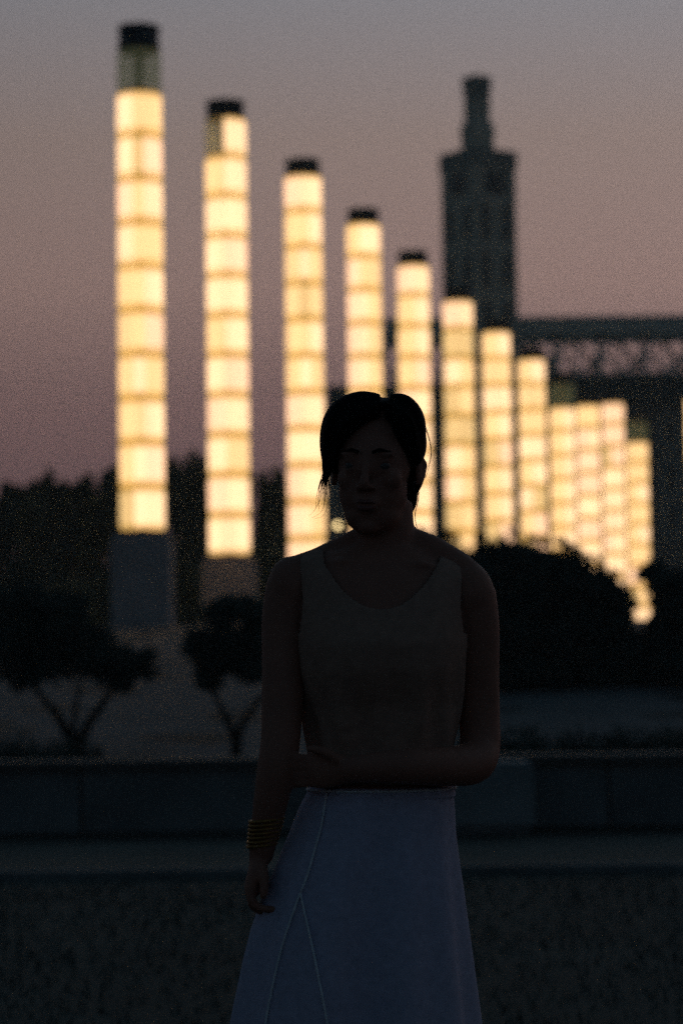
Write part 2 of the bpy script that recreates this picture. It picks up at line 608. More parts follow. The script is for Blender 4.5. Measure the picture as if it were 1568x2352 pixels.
for i in range(12):
    ip = .00995 + i * .00102
    p = 1 / ip
    d = FPX / p
    xc = XS[i]
    ytop = 1814 - 16.9 * p
    if i >= 10: ytop -= p
    c = at(xc, ytop + 4 * p, d)
    sc = (at(xc, ytop, d).z - at(xc, ytop + 11 * p, d).z) / 11
    zl = at(xc, ytop + 11 * p, d).z
    rot = {0: R(0), 1: R(13), 2: R(4), 3: R(0), 4: R(-9)}.get(i, R(random.uniform(-14, 14)))
    co = column(c.x, d, zl, rot, ROWS[i + 1], LAB[i + 1], caph=.5 if i == 0 else .40)
    co.scale = (sc, sc, sc)
    co.location.z = zl - 2.1 * sc
# a column of the other row, only its edge in view
c = at(1602, 1000, 112)
column(c.x, 112, at(1594, 914, 112).z - 9.0, 0, ['yyy', 'yyy'] + ['ddd'] + ['000'] * 6, 'lit glass column cut off by the right edge of the view', 'light columns of the second row')

# ------------------------------------------------------------------ street lamp seen beside her neck
lp = at(775, 1207, 112)
lr = empty('street_lamp', (lp.x, 112, gz(112)), 'small far street lamp with a glowing globe left of her neck', 'street lamp')
t = G(); t.tube([(lp.x, 112, gz(112)), (lp.x, 112, gz(112) + .6), (lp.x, 112, lp.z - .2)], [.09, .05, .035], 8)
t.make('pole', M['blackmetal'], lr)
t = G(); t.ball((lp.x, 112, lp.z), (.13, .13, .13), 12, 8)
gm = bpy.data.materials.new('lampglow'); gm.use_nodes = True
gm.node_tree.nodes['Principled BSDF'].inputs['Emission Color'].default_value = (1, .72, .32, 1)
gm.node_tree.nodes['Principled BSDF'].inputs['Emission Strength'].default_value = 4.0
t.make('globe', gm, lr, True)

# ------------------------------------------------------------------ tower
TY = 205
T0 = at(1112, 356, TY)
tower = empty('tower', (T0.x, TY, -2.1), 'tall dark square tower with a stepped lantern top behind the columns', 'tower')
mpp = TY / FPX
base = -2.1


def tz(y): return at(1100, y, TY).z - base


def sq(w, z0, z1, cx=0.0):
    g_ = G(); g_.box(-w / 2 + cx, w / 2 + cx, -w / 2, w / 2, z0, z1); return g_


trot = R(36)
wsh = 123 * mpp


def tpart(name, g_, m):
    o = mk(name, g_.v, g_.f, m, tower)
    o.rotation_euler = (0, 0, trot)
    return o


TXC = at(1101, 600, TY).x - T0.x
tower.location.x += TXC
tpart('shaft', sq(wsh, 0, tz(392)), M['towerstone'])
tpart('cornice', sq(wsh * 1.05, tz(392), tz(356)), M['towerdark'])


def frus(levels):
    g_ = G(); v = []; f = []
    for w_, z_ in levels:
        h_ = w_ * mpp / 2
        v += [(-h_, -h_, z_), (h_, -h_, z_), (h_, h_, z_), (-h_, h_, z_)]
    for i in range(len(levels) - 1):
        for k in range(4):
            q_ = (k + 1) % 4
            f.append((4 * i + k, 4 * i + q_, 4 * i + 4 + q_, 4 * i + 4 + k))
    f += [(3, 2, 1, 0), tuple(range(len(v) - 4, len(v)))]
    g_.add(v, f); return g_


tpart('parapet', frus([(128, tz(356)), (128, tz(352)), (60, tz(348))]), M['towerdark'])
tpart('belfry', frus([(53, tz(352)), (54, tz(325)), (57.5, tz(300)), (57.5, tz(290)), (38, tz(274))]), M['towerstone'])
g_ = frus([(36, tz(275)), (36, tz(228))])
for sx in (-1, 1):
    for sy in (-1, 1):
        h_ = 37 * mpp / 2
        g_.box(sx * h_ - .12, sx * h_ + .12, sy * h_ - .12, sy * h_ + .12, tz(275), tz(228))
tpart('lantern', g_, M['towerstone'])
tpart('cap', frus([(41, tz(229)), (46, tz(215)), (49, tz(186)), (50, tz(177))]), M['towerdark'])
# tall recessed slots with louvre bars on the faces towards us
for face in range(4):
    for row, (ya, yb) in enumerate(((402, 455), (480, 560), (590, 670), (700, 780))):
        for sx in ((0,) if row == 0 else (-1, 1)):
            g_ = G(); hw_ = 1.15 if row == 0 else .42
            g_.box(sx * 1.15 - hw_, sx * 1.15 + hw_, -wsh / 2 - .03, -wsh / 2 + .02, tz(yb), tz(ya))
            o = mk('window', g_.v, g_.f, M['window'], tower)
            o.rotation_euler = (0, 0, trot + face * math.pi / 2)

# ------------------------------------------------------------------ stadium building
SY = 222
sx0 = at(700, 900, SY).x; sx1 = at(1900, 900, SY).x; gx0 = at(883, 800, SY).x


def zz(y): return at(1300, y, SY).z


stad = empty('stadium', ((sx0 + sx1) / 2, SY, -2.1), 'long dark stadium building with an open trussed gallery on its roof', 'building')
g_ = G(); g_.box(sx0, sx1, SY, SY + 12, -2.1, zz(930)); g_.make('wall', M['stadium'], stad)
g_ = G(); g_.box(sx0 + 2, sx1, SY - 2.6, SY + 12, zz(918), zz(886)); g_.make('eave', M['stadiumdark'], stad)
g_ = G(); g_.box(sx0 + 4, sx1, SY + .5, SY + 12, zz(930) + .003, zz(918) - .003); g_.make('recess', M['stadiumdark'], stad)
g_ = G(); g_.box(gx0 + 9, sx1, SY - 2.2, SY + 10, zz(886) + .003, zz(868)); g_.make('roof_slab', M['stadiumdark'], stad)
nb = 0
xw = sx0 + 1.6
wme = None
while xw < sx1 - 2:
    for (ya, yb) in ((960, 1030), (1065, 1135), (1165, 1230)):
        if wme is None:
            g_ = G(); g_.box(-.62, .62, -.06, .10, 0, zz(ya) - zz(yb)); wme = shared('window_pane', g_.v, g_.f, M['window'])
            h = zz(ya) - zz(yb)
            g_ = G()
            g_.box(-.85, -.62, -.16, .05, -.2, h + .2); g_.box(.62, .85, -.16, .05, -.2, h + .2)
            g_.box(-.617, .617, -.158, .05, -.2, 0); g_.box(-.617, .617, -.158, .05, h, h + .2)
            wfr = shared('window_frame', g_.v, g_.f, M['steel'])
        fr = put('window', wfr, stad, (xw - stad.location.x, 0, zz(yb) + 2.1))
        put('pane', wme, fr)
    g_ = G(); g_.box(-.3, .3, -.45, -.01, 0, zz(932) + 2.1)
    put('pilaster', shared('pilaster', g_.v, g_.f, M['stadium']), stad, (xw + 2.0 - stad.location.x, 0, 0))
    xw += 4.0
# gallery: parapet, truss, top beam (front and back plane)
per = 102 / FPX * SY
for pl, yo in enumerate((SY - 1.0, SY + 6.5)):
    g_ = G(); g_.box(gx0, sx1, yo - .35, yo + .35, zz(768), zz(741)); g_.make('top_beam', M['steel'], stad)
    g_ = G(); g_.box(gx0, sx1, yo - .2, yo + .2, zz(868) + .003, zz(860)); g_.make('bottom_chord', M['steel'], stad)
    xv = at(1275, 800, SY).x - 5 * per
    za, zb_, zc = zz(767), zz(808), zz(861)
    while xv < sx1:
        if xv > gx0 - 1:
            for sgn in (-1, 1):
                g_ = G(); g_.bar((xv + sgn * per * .40, yo + .01 * sgn, za), (xv, yo + .01 * sgn, zb_), .36, .3)
                g_.make('brace', M['steel'], stad)
                g_ = G(); g_.bar((xv + sgn * per * .47, yo + .03 * sgn, zc), (xv, yo + .03 * sgn, zb_), .26, .2)
                g_.make('brace', M['steel'], stad)
            g_ = G(); g_.box(xv - .30, xv + .30, yo - .25, yo + .25, zc, zb_ + .2); g_.make('post', M['steel'], stad)
            g_ = G(); g_.box(xv + per / 2 - .13, xv + per / 2 + .13, yo - .12, yo + .12, zc, za); g_.make('post', M['steel'], stad)
        xv += per
g_ = G(); g_.box(gx0, sx1, SY - 1.6, SY + 7.2, zz(740) + .003, zz(731)); g_.make('gallery_roof', M['steel'], stad)


# ------------------------------------------------------------------ vegetation
def tree(px, ytop, rpx, Y, label, n=9000, size=.36, group='dark trees beyond the columns', name='tree', zb=None):
    r = rpx / FPX * Y
    top = at(px, ytop - 14, Y)
    zb = gz(Y) if zb is None else zb
    H = top.z - zb
    e = empty(name, (top.x, Y, zb), label, 'tree', group)
    t = G()
    t.tube([(top.x, Y, zb), (top.x + .1 * r, Y, zb + H * .3), (top.x, Y, zb + H * .6), (top.x - .1 * r, Y, zb + H * .85)],
           [.045 * H * .6, .035 * H * .6, .02 * H * .6, .008 * H], 8)
    for k in range(6):
        an = k * 1.05 + random.random(); z1 = zb + H * random.uniform(.25, .5)
        t.tube([(top.x, Y, z1), (top.x + .45 * r * math.cos(an), Y + .45 * r * math.sin(an), z1 + H * .18),
                (top.x + .75 * r * math.cos(an), Y + .75 * r * math.sin(an), z1 + H * .33)], [.02 * H * .6, .012 * H * .6, .004 * H], 6)
    t.make('trunk', M['bark'], e, True)
    bl = []
    for k in range(16):
        an = random.random() * 6.283; rr = random.random() ** .5 * .72 * r
        hh = random.uniform(.28, .86)
        sc = math.sin(math.pi * min(1, hh + .08)) ** .5
        bl.append(((top.x + rr * sc * math.cos(an), Y + rr * sc * math.sin(an), zb + H * hh),
                   (r * random.uniform(.28, .42), r * random.uniform(.28, .42), H * random.uniform(.09, .15))))
    for k in range(5):
        dx = random.uniform(-.6, .6) * r
        bl.append(((top.x + dx, Y, zb + H * (.93 - .12 * abs(dx) / r)), (r * .14, r * .14, H * .07)))
    leaves('crown', bl, n, size, M['leaf'], e)
    return e


bg_trees = [
    (15, 1118, 120, 84, 'rounded dark tree at the far left edge, beyond the light columns'),
    (112, 1096, 95, 90, 'dark tree with a bumpy top between the left edge and the tallest column'),
    (200, 1104, 90, 82, 'lower dark tree just left of the tallest lit column'),
    (295, 1052, 95, 94, 'dark tree whose crown rises behind the tallest lit column'),
    (425, 1036, 105, 98, 'tallest dark tree, filling the gap between the first and second columns'),
    (530, 1062, 80, 92, 'dark tree behind the second lit column'),
    (625, 1072, 62, 100, 'dark tree with a pointed top between the second and third columns'),
    (705, 1120, 70, 106, 'low dark tree behind the third lit column'),
]
for a in bg_trees:
    tree(*a)

# dark shrubs closing the ground behind the first columns
for j, (px, yt, rp, Y, lab) in enumerate([
    (60, 1330, 190, 72, 'broad dark shrub under the trees at the far left'),
    (215, 1300, 110, 74, 'dark shrub left of the first column plinth'),
    (420, 1240, 110, 76, 'dark shrub filling the gap between the first two plinths'),
    (640, 1230, 110, 78, 'dark shrub right of the second column plinth'),
    (790, 1232, 90, 125, 'far dark shrub under the street lamp'),
]):
    tp = at(px, yt, Y); r = rp / FPX * Y; zb = gz(Y)
    e = empty('shrub', (tp.x, Y, zb), lab, 'shrub', 'dark shrubs behind the light columns')
    H = tp.z - zb
    for k in range(4):
        t = G(); t.tube([(tp.x, Y, zb), (tp.x + random.uniform(-.6, .6) * r, Y, zb + H * .6)], [.05, .02], 6)
        t.make('stem', M['bark'], e)
    leaves('foliage', [((tp.x + random.uniform(-.8, .8) * r, Y + random.uniform(-.5, .5) * r, zb + H * random.uniform(.1, .75)),
                        (r * .4, r * .4, H * .22)) for _ in range(26)], 9000, .26, M['leaf'], e)

# shrubs at the right, in front of the columns' feet
prof = [(940, 1240), (985, 1226), (1035, 1240), (1062, 1262), (1084, 1276), (1104, 1240), (1135, 1262), (1165, 1236), (1195, 1248), (1235, 1258),
        (1290, 1256), (1330, 1284), (1375, 1298), (1405, 1330), (1430, 1345), (1440, 1446), (1463, 1474), (1490, 1470), (1515, 1395), (1560, 1330), (1620, 1310), (1700, 1300)]


def pf(px):
    for (a, ya), (b, yb) in zip(prof, prof[1:]):
        if a <= px <= b:
            return ya + (yb - ya) * (px - a) / (b - a)
    return prof[-1][1]


BY = 36
segs = [(930, 1040, 'dark rounded shrub just right of the woman\'s neck'),
        (1040, 1120, 'dark shrub hiding the foot of the sixth column'),
        (1120, 1215, 'dark shrub hiding the feet of the seventh and eighth columns'),
        (1215, 1320, 'dark shrub hiding the feet of the eighth and ninth columns'),
        (1320, 1440, 'sloping dark shrub beneath the tenth and eleventh columns'),
        (1440, 1505, 'lowest dark shrub, in the gap where the last lights shine through'),
        (1505, 1720, 'dark shrub at the right edge of the view')]
for (xa, xb, lab) in segs:
    cx = (xa + xb) / 2
    c0 = at(cx, 1500, BY); zb = gz(BY)
    e = empty('bush', (c0.x, BY, zb), lab, 'shrub', 'dark shrubs in front of the column feet')
    bl = []
    step = 13
    pxx = xa
    while pxx <= xb:
        yt = pf(pxx) - random.uniform(-6, 14)
        rr = random.uniform(15, 21) / FPX * BY
        a_ = at(pxx, yt, BY)
        z = a_.z - rr
        bl.append(((a_.x, BY + random.uniform(-.2, .2), z), (rr, rr * 1.5, rr)))
        z -= rr * 1.1
        while z > zb + .1:
            r2 = rr * random.uniform(1.2, 1.9)
            bl.append(((a_.x + random.uniform(-.05, .05), BY + random.uniform(-.5, .5), z), (r2, r2 * 2.2, r2)))
            z -= r2 * .9
        pxx += step
    if xa == 1505:
        for (px_, py_, rp) in ((1482, 1316, 20), (1504, 1308, 26), (1520, 1340, 40), (1468, 1322, 10), (1458, 1388, 7), (1500, 1382, 14)):
            a_ = at(px_, py_, BY); rr = rp / FPX * BY
            bl += [((a_.x, BY, a_.z), (rr, rr, rr))] * 3
    # twigs standing out of the outline
    for _ in range(int((xb - xa) / 7)):
        px_ = random.uniform(xa, xb); a_ = at(px_, pf(px_) - random.uniform(6, 24), BY)
        rr = random.uniform(3, 7) / FPX * BY
        bl.append(((a_.x, BY, a_.z), (rr, rr, rr * 1.8)))
    leaves('foliage', bl, int(150 * (xb - xa)), .09, M['leafnear'], e)
    for k in range(5):
        xk = at(xa + (xb - xa) * (k + .5) / 5, 1500, BY).x
        t = G(); t.tube([(c0.x * .5 + xk * .5, BY, zb), (xk, BY, zb + .9)], [.03, .012], 6)
        t.make('stem', M['bark'], e)


# small forked trees standing in front of the pale slope
def forked(px, Y, forks, blobs, label, n):
    b = at(px, 1748, Y); zb = gz(Y)
    e = empty('small_tree', (b.x, Y, zb), label, 'tree', 'small forked trees on the slope')
    t = G()
    for pts in forks:
        P = [at(x_, y_, Y) for x_, y_, _ in pts]
        P[0].z = min(P[0].z, zb - .02)
        q_ = spline([(*p, w_[2]) for p, w_ in zip(P, pts)], 5)
        t.tube([p[:3] for p in q_], [p[3] for p in q_], 9)
    t.make('trunk', M['bark'], e, True)
    bl = []
    for (x_, y_, rx, ry) in blobs:
        c_ = at(x_, y_, Y)
        for k in range(5):
            bl.append(((c_.x + random.uniform(-.5, .5) * rx / FPX * Y, Y + random.uniform(-.5, .5), c_.z + random.uniform(-.4, .4) * ry / FPX * Y),
                       (rx / FPX * Y * .62, .4, ry / FPX * Y * .62)))
    leaves('crown', bl, n, .075, M['leafnear'], e)


forked(160, 27.5,
       [[(168, 1768, .085), (160, 1700, .07), (135, 1650, .05), (100, 1605, .035), (60, 1560, .02)],
        [(170, 1768, .085), (182, 1705, .065), (215, 1645, .05), (255, 1590, .035), (290, 1540, .02)],
        [(165, 1740, .04), (172, 1640, .03), (185, 1570, .018)]],
       [(30, 1500, 90, 90), (130, 1500, 95, 75), (230, 1520, 95, 62), (300, 1530, 60, 60), (120, 1430, 100, 70), (20, 1400, 100, 70), (-60, 1480, 80, 120), (200, 1465, 60, 45), (60, 1560, 50, 30), (280, 1570, 30, 25), (335, 1505, 22, 25), (170, 1390, 60, 30)],
       'small tree at the far left forking into a V against the pale slope', 14000)
forked(540, 26.5,
       [[(542, 1768, .06), (538, 1700, .05), (520, 1650, .038), (495, 1600, .025), (478, 1560, .015)],
        [(543, 1768, .06), (548, 1690, .05), (575, 1635, .036), (610, 1590, .022)]],
       [(480, 1510, 55, 65), (560, 1500, 75, 80), (520, 1420, 50, 50), (610, 1450, 70, 90), (480, 1560, 30, 30), (455, 1470, 30, 35), (600, 1540, 40, 40), (530, 1385, 30, 25), (585, 1400, 45, 40)],
       'small forked tree left of the woman\'s arm', 9000)

# ------------------------------------------------------------------ the woman
D = 4.43


def remesh(g_, name, voxel, smooth, m, parent, iters=6):
    o = mk(name + '_raw', g_.v, g_.f)
    md = o.modifiers.new('r', 'REMESH'); md.mode = 'VOXEL'; md.voxel_size = voxel
    ms = o.modifiers.new('s', 'SMOOTH'); ms.iterations = iters; ms.factor = .5
    dg = bpy.context.evaluated_depsgraph_get()
    me = bpy.data.meshes.new_from_object(o.evaluated_get(dg))
    old = o.data
    bpy.data.objects.remove(o); bpy.data.meshes.remove(old)
    me.name = name
    me.materials.clear(); me.materials.append(m)
    me.transform(Matrix.Translation(-parent.location))
    me.polygons.foreach_set('use_smooth', [True] * len(me.polygons))
    r = bpy.data.objects.new(name, me)
    C.objects.link(r); r.parent = parent
    return r


woman = empty('person', (at(870, 1500, D).x, D, 0), 'woman in sleeveless top and long blue-grey skirt, one arm held across her waist', 'person')

# torso rings: (y, left px, right px, half depth, depth shift, tilt)
TOR = [(1252, 812, 968, .050, .015), (1268, 770, 1000, .056, .015), (1282, 715, 1040, .060, .012), (1300, 684, 1062, .070, .010), (1330, 680, 1070, .083, .006), (1400, 688, 1064, .100, -.004),
       (1480, 694, 1060, .118, -.014), (1540, 700, 1054, .116, -.012), (1620, 712, 1044, .098, 0), (1720, 724, 1030, .088, .004), (1800, 722, 1028, .094, .004),
       (1900, 700, 1026, .104, .006), (2010, 680, 1030, .112, .010), (2080, 700, 1020, .10, .01)]


def ring(y, xl, xr, hd, sh, off=0.0, n=48, tilt=0.0, p=2.25, z=None, ext=0.0):
    a = at(xl, y, D); b = at(xr, y, D)
    cx = (a.x + b.x) / 2; rx = (b.x - a.x) / 2 + off; ry = hd + off
    zz_ = (a.z + b.z) / 2 if z is None else z
    o = []
    for k in range(n):
        t_ = 2 * math.pi * k / n
        c_, s_ = math.cos(t_), math.sin(t_)
        x_ = math.copysign(abs(c_) ** (2 / p), c_) * rx
        y_ = math.copysign(abs(s_) ** (2 / p), s_) * ry
        o.append(Vector((cx + x_, D + sh + y_, zz_ - tilt * x_)))
    return o


def loft(g_, rings, cap=True):
    n = len(rings[0])
    v = [p for r in rings for p in r]
    f = []
    for i in range(len(rings) - 1):
        for k in range(n):
            q_ = (k + 1) % n
            f.append((i * n + k, (i + 1) * n + k, (i + 1) * n + q_, i * n + q_))
    if cap:
        f.append(tuple(range(n))); f.append(tuple(reversed(range((len(rings) - 1) * n, len(rings) * n))))
    g_.add(v, f)


def torr(y, off=0.0, n=48):
    P = [(t_[0], t_[1], t_[2], t_[3], t_[4]) for t_ in TOR]
    for a, b in zip(P, P[1:]):
        if a[0] <= y <= b[0]:
            w_ = (y - a[0]) / (b[0] - a[0])
            w_ = w_
            r = [a[i] + (b[i] - a[i]) * w_ for i in range(5)]
            tl = .10 * max(0, 1 - (y - 1250) / 120)
            return ring(y, r[1], r[2], r[3], r[4], off, n=n, tilt=tl)
    return None


B = G()
loft(B, [torr(y) for y in list(range(1252, 1340, 8)) + list(range(1340, 2080, 20)) + [2079]])
# neck
nk = [at(884, 1150, D + .012), at(884, 1205, D + .014), at(884, 1250, D + .02), at(884, 1300, D + .03)]
B.tube(nk, [.050, .0535, .0585, .075], 24, (1, 0, 0), [1, 1, 1, .8])
# trapezius slopes
B.tube([at(850, 1222, D + .02), at(800, 1262, D + .02), at(730, 1293, D + .012), at(676, 1318, D + .004), at(655, 1345, D)], [.02, .030, .028, .034, .018], 14)
B.tube([at(920, 1225, D + .02), at(985, 1268, D + .02), at(1045, 1308, D + .012), at(1078, 1335, D + .004), at(1096, 1362, D)], [.02, .034, .036, .036, .018], 14)
# collar bones
B.tube([at(862, 1305, D - .05), at(790, 1290, D - .053), at(700, 1300, D - .03)], [.007, .008, .006], 8)
B.tube([at(892, 1305, D - .05), at(970, 1296, D - .053), at(1060, 1318, D - .03)], [.007, .008, .006], 8)
# right arm (left in the picture), hanging
arm = spline([(*at(668, 1345, D), .046), (*at(656, 1420, D - .004), .044), (*at(652, 1520, D - .02), .0405), (*at(648, 1620, D - .042), .038), (*at(644, 1700, D - .06), .036),
              (*at(635, 1770, D - .07), .0355), (*at(620, 1850, D - .06), .031), (*at(606, 1925, D - .04), .0255), (*at(598, 1975, D - .028), .022)], 6)
B.tube([a_[:3] for a_ in arm], [a_[3] for a_ in arm], 20)
# left arm (right in the picture), bent across the waist
FY = D - .135
arm = spline([(*at(1080, 1362, D), .047), (*at(1092, 1440, D + .004), .044), (*at(1096, 1540, D + .01), .0405), (*at(1100, 1640, D + .012), .038), (*at(1102, 1712, D + .0), .0375),
              (*at(1086, 1752, D - .035), .0385), (*at(1030, 1761, D - .085), .0355), (*at(940, 1761, FY), .032), (*at(850, 1764, FY + .004), .027), (*at(790, 1768, FY + .016), .0235)], 6)
B.tube([a_[:3] for a_ in arm], [a_[3] for a_ in arm], 20)


def finger(pts, r0, r1):
    q_ = spline([tuple(p) for p in pts], 4)
    n = len(q_)
    rr = []
    for i in range(n):
        t_ = i / (n - 1)
        k = r0 + (r1 - r0) * t_
        k *= 1 + .07 * math.cos(t_ * 3 * 2 * math.pi)   # knuckles
        if i == n - 1: k *= .55
        rr.append(k)
    B.tube([Vector(p) for p in q_], rr, 10)


# hanging hand: palm seen from the thumb side, fingers curling forward into the skirt
B.tube([at(598, 1965, D - .025), at(590, 2000, D - .03), at(580, 2040, D - .03), at(580, 2058, D - .03)], [.024, .036, .040, .034], 16, (0, 1, 0), [.75, .46, .40, .40])
for k, (dy, reach, low) in enumerate(((-.062, 22, 0), (-.043, 14, 8), (-.022, 2, 5), (-.002, -14, -3))):
    finger([at(577, 2042, D + dy + .003), at(577, 2066 + low, D + dy), at(592, 2084 + low, D + dy), at(620 + reach * .5, 2090 + low, D + dy - .002), at(645 + reach, 2084 + low, D + dy - .004)],
           .0092 - .0004 * k, .0068 - .0003 * k)
finger([at(600, 1985, D - .055), at(606, 2015, D - .068), at(607, 2045, D - .074), at(603, 2068, D - .074)], .0115, .0078)
# other hand: closes round the inner elbow
HY = FY + .018
B.tube([at(800, 1768, HY), at(770, 1768, HY + .002), at(735, 1768, HY + .008), at(712, 1768, HY + .016)], [.023, .032, .036, .032], 16, (0, 0, 1), [.85, .5, .40, .40])
for k, dz in enumerate((-30, -10, 11, 31)):
    y_ = 1768 + dz
    finger([at(725, y_, HY + .010), at(695, y_ + 3, HY + .024), at(665, y_ + 5, HY + .052), at(632, y_ + 7, HY + .074), at(604, y_ + 9, HY + .066)],
           .0088 - .0004 * k, .0064)
finger([at(775, 1745, HY - .010), at(752, 1730, HY - .014), at(726, 1722, HY - .010), at(703, 1720, HY - .002)], .0105, .0072)

# legs and feet (under the skirt)
for sx in (-1, 1):
    hx = at(865, 2050, D).x + sx * .07
    lg = spline([(hx, D + .01, .80, .07), (hx, D + .005, .66, .068), (hx - sx * .01, D - .005, .50, .056), (hx - sx * .012, D, .44, .052), (hx - sx * .014, D + .018, .34, .055),
                 (hx - sx * .016, D + .015, .20, .040), (hx - sx * .018, D + .01, .09, .033), (hx - sx * .018, D + .01, .06, .034)], 5)
    B.tube([p[:3] for p in lg], [p[3] for p in lg], 18)
    fx = hx - sx * .018
    B.tube([(fx, D + .05, .035), (fx, D + .01, .042), (fx + sx * .004, D - .06, .034), (fx + sx * .008, D - .13, .022), (fx + sx * .008, D - .17, .018)], [.030, .035, .036, .040, .020], 16, (1, 0, 0), [.95, 1, .75, .42, .5])
    for k in range(5):
        B.ball((fx + sx * .008 - sx * .030 + sx * .0145 * k, D - .168 + .007 * k, .014), (.0095 if k else .012, .014, .009), 8, 6)
# shoulders caps
B.ball(at(670, 1352, D), (.046, .05, .06)); B.ball(at(1078, 1368, D), (.046, .05, .06))

# head, turned a little towards the left of the picture and slightly down
HC = at(864, 1078, D - .005)
HR = Matrix.Rotation(R(-13), 3, 'Z') @ Matrix.Rotation(R(3), 3, 'X') @ Matrix.Rotation(R(2), 3, 'Y')


def hp(x_, f_, z_):
    return HC + HR @ Vector((x_, -f_, z_))


def hb(x_, f_, z_, rx, rf, rz, gg=None):
    (gg or B).ball(hp(x_, f_, z_), (rx, rf, rz), 24, 16, HR)


hb(0, -.020, .050, .074, .090, .082)           # cranium
hb(0, .018, .012, .067, .072, .078)            # upper face
hb(-.001, .022, -.040, .063, .064, .068)           # cheeks
hb(0, .026, -.080, .053, .054, .042)           # jaw
hb(0, .062, -.104, .021, .018, .015)           # chin
for sx in (-1, 1):
    hb(sx * .028, .080, .026, .024, .010, .007)        # brow
    hb(sx * .036, .056, -.018, .024, .024, .024)       # cheekbone
    hb(sx * .011, .092, -.034, .008, .010, .006)       # nostril wing
    hb(sx * .030, .0815, .013, .014, .006, .004)       # upper lid
    hb(sx * .030, .080, -.002, .013, .006, .003)       # lower lid
    # ear: rim, lobe
    ear = [hp(sx * .074, .004, .012), hp(sx * .083, -.010, .024), hp(sx * .086, -.020, .012), hp(sx * .084, -.016, -.010), hp(sx * .078, .000, -.028)]
    B.tube(ear, [.006, .0065, .007, .007, .008], 10)
    hb(sx * .078, -.006, -.002, .006, .014, .024)
B.tube([hp(0, .084, .018), hp(0, .094, -.005), hp(0, .104, -.028), hp(0, .098, -.038)], [.006, .0075, .010, .008], 12)
hb(0, .079, -.060, .026, .012, .020)           # mouth mound
B.tube([hp(-.024, .078, -.064), hp(-.010, .091, -.0585), hp(0, .0925, -.060), hp(.010, .091, -.0585), hp(.024, .078, -.064)], [.002, .0045, .004, .0045, .002], 8)
B.tube([hp(-.022, .078, -.066), hp(-.008, .090, -.0715), hp(.008, .090, -.0715), hp(.022, .078, -.066)], [.002, .0055, .0055, .002], 8)
body = remesh(B, 'body', .0036, True, M['skin'], woman, 14)

for sx in (-1, 1):
    g_ = G(); g_.ball(hp(sx * .030, .0735, .0055), (.0118, .0118, .0118), 16, 12, HR)
    o = g_.make('eye', M['eye'], woman, True)
    g_ = G()
    g_.tube([hp(sx * .012, .0915, .029), hp(sx * .026, .0915, .034), hp(sx * .044, .080, .030)], [.0028, .0032, .0015], 8)
    g_.make('eyebrow', M['hair'], woman, True)
g_ = G()
g_.tube([hp(-.022, .0805, -.064), hp(-.010, .0935, -.0590), hp(0, .0950, -.0605), hp(.010, .0935, -.0590), hp(.022, .0805, -.064)], [.001, .0040, .0035, .0040, .001], 8)
g_.tube([hp(-.020, .0805, -.066), hp(-.008, .0925, -.0712), hp(.008, .0925, -.0712), hp(.020, .0805, -.066)], [.001, .0048, .0048, .001], 8)
g_.make('lips', M['lip'], woman, True)

# hair: parted, two full waves over the temples, gathered at the nape
Hh = G()
hb(0, -.030, .050, .087, .090, .084, Hh)
hb(0, -.060, .000, .080, .060, .075, Hh)
hb(.004, -.060, -.050, .062, .045, .055, Hh)
hb(.006, -.100, -.030, .040, .035, .04, Hh)      # low bun


def hpx(px, py, f_):
    """point in the head's depth layer f_ (towards the camera) that the photo shows at px, py"""
    return at(px, py, HC.y - f_)


hb(.012, -.020, .108, .036, .062, .0235, Hh)     # crown between the two waves
# left wave
for (pts) in (
    [(872, 932, .045, .022), (832, 930, .045, .026), (795, 950, .042, .030), (772, 985, .036, .025), (761, 1030, .026, .018), (753, 1066, .020, .012), (746, 1092, .018, .006)],
    [(868, 940, .062, .016), (830, 950, .066, .020), (794, 980, .054, .019), (773, 1018, .040, .014), (760, 1055, .028, .009), (748, 1096, .020, .004)],
    [(872, 930, .0, .020), (828, 934, .0, .030), (790, 962, .0, .036), (772, 1010, .0, .032), (764, 1055, -.004, .022), (760, 1085, -.01, .012)],
    # right wave
    [(892, 932, .045, .022), (922, 936, .045, .026), (941, 962, .042, .026), (949, 1000, .036, .023), (951, 1040, .026, .019), (954, 1066, .014, .010)],
    [(890, 940, .062, .016), (915, 955, .066, .020), (932, 990, .058, .021), (944, 1030, .044, .019), (956, 1062, .028, .012)],
    [(890, 931, .0, .022), (920, 941, .0, .030), (937, 968, .0, .032), (941, 1010, .0, .030), (940, 1055, -.01, .025), (930, 1100, -.02, .018), (918, 1160, -.035, .014)],
):
    q_ = spline([(*hpx(a_, b_, c_), r_) for a_, b_, c_, r_ in pts], 5)
    Hh.tube([p[:3] for p in q_], [p[3] for p in q_], 14)
hair = remesh(Hh, 'hair', .004, True, M['hair'], woman, 4)
# loose strands
st = G()


def strand(pts, w0=.0006, w1=.0002):
    q_ = spline([tuple(hpx(*p)) for p in pts], 8)
    n = len(q_)
    st.tube([Vector(p) for p in q_], [w0 + (w1 - w0) * i / (n - 1) for i in range(n)], 5)


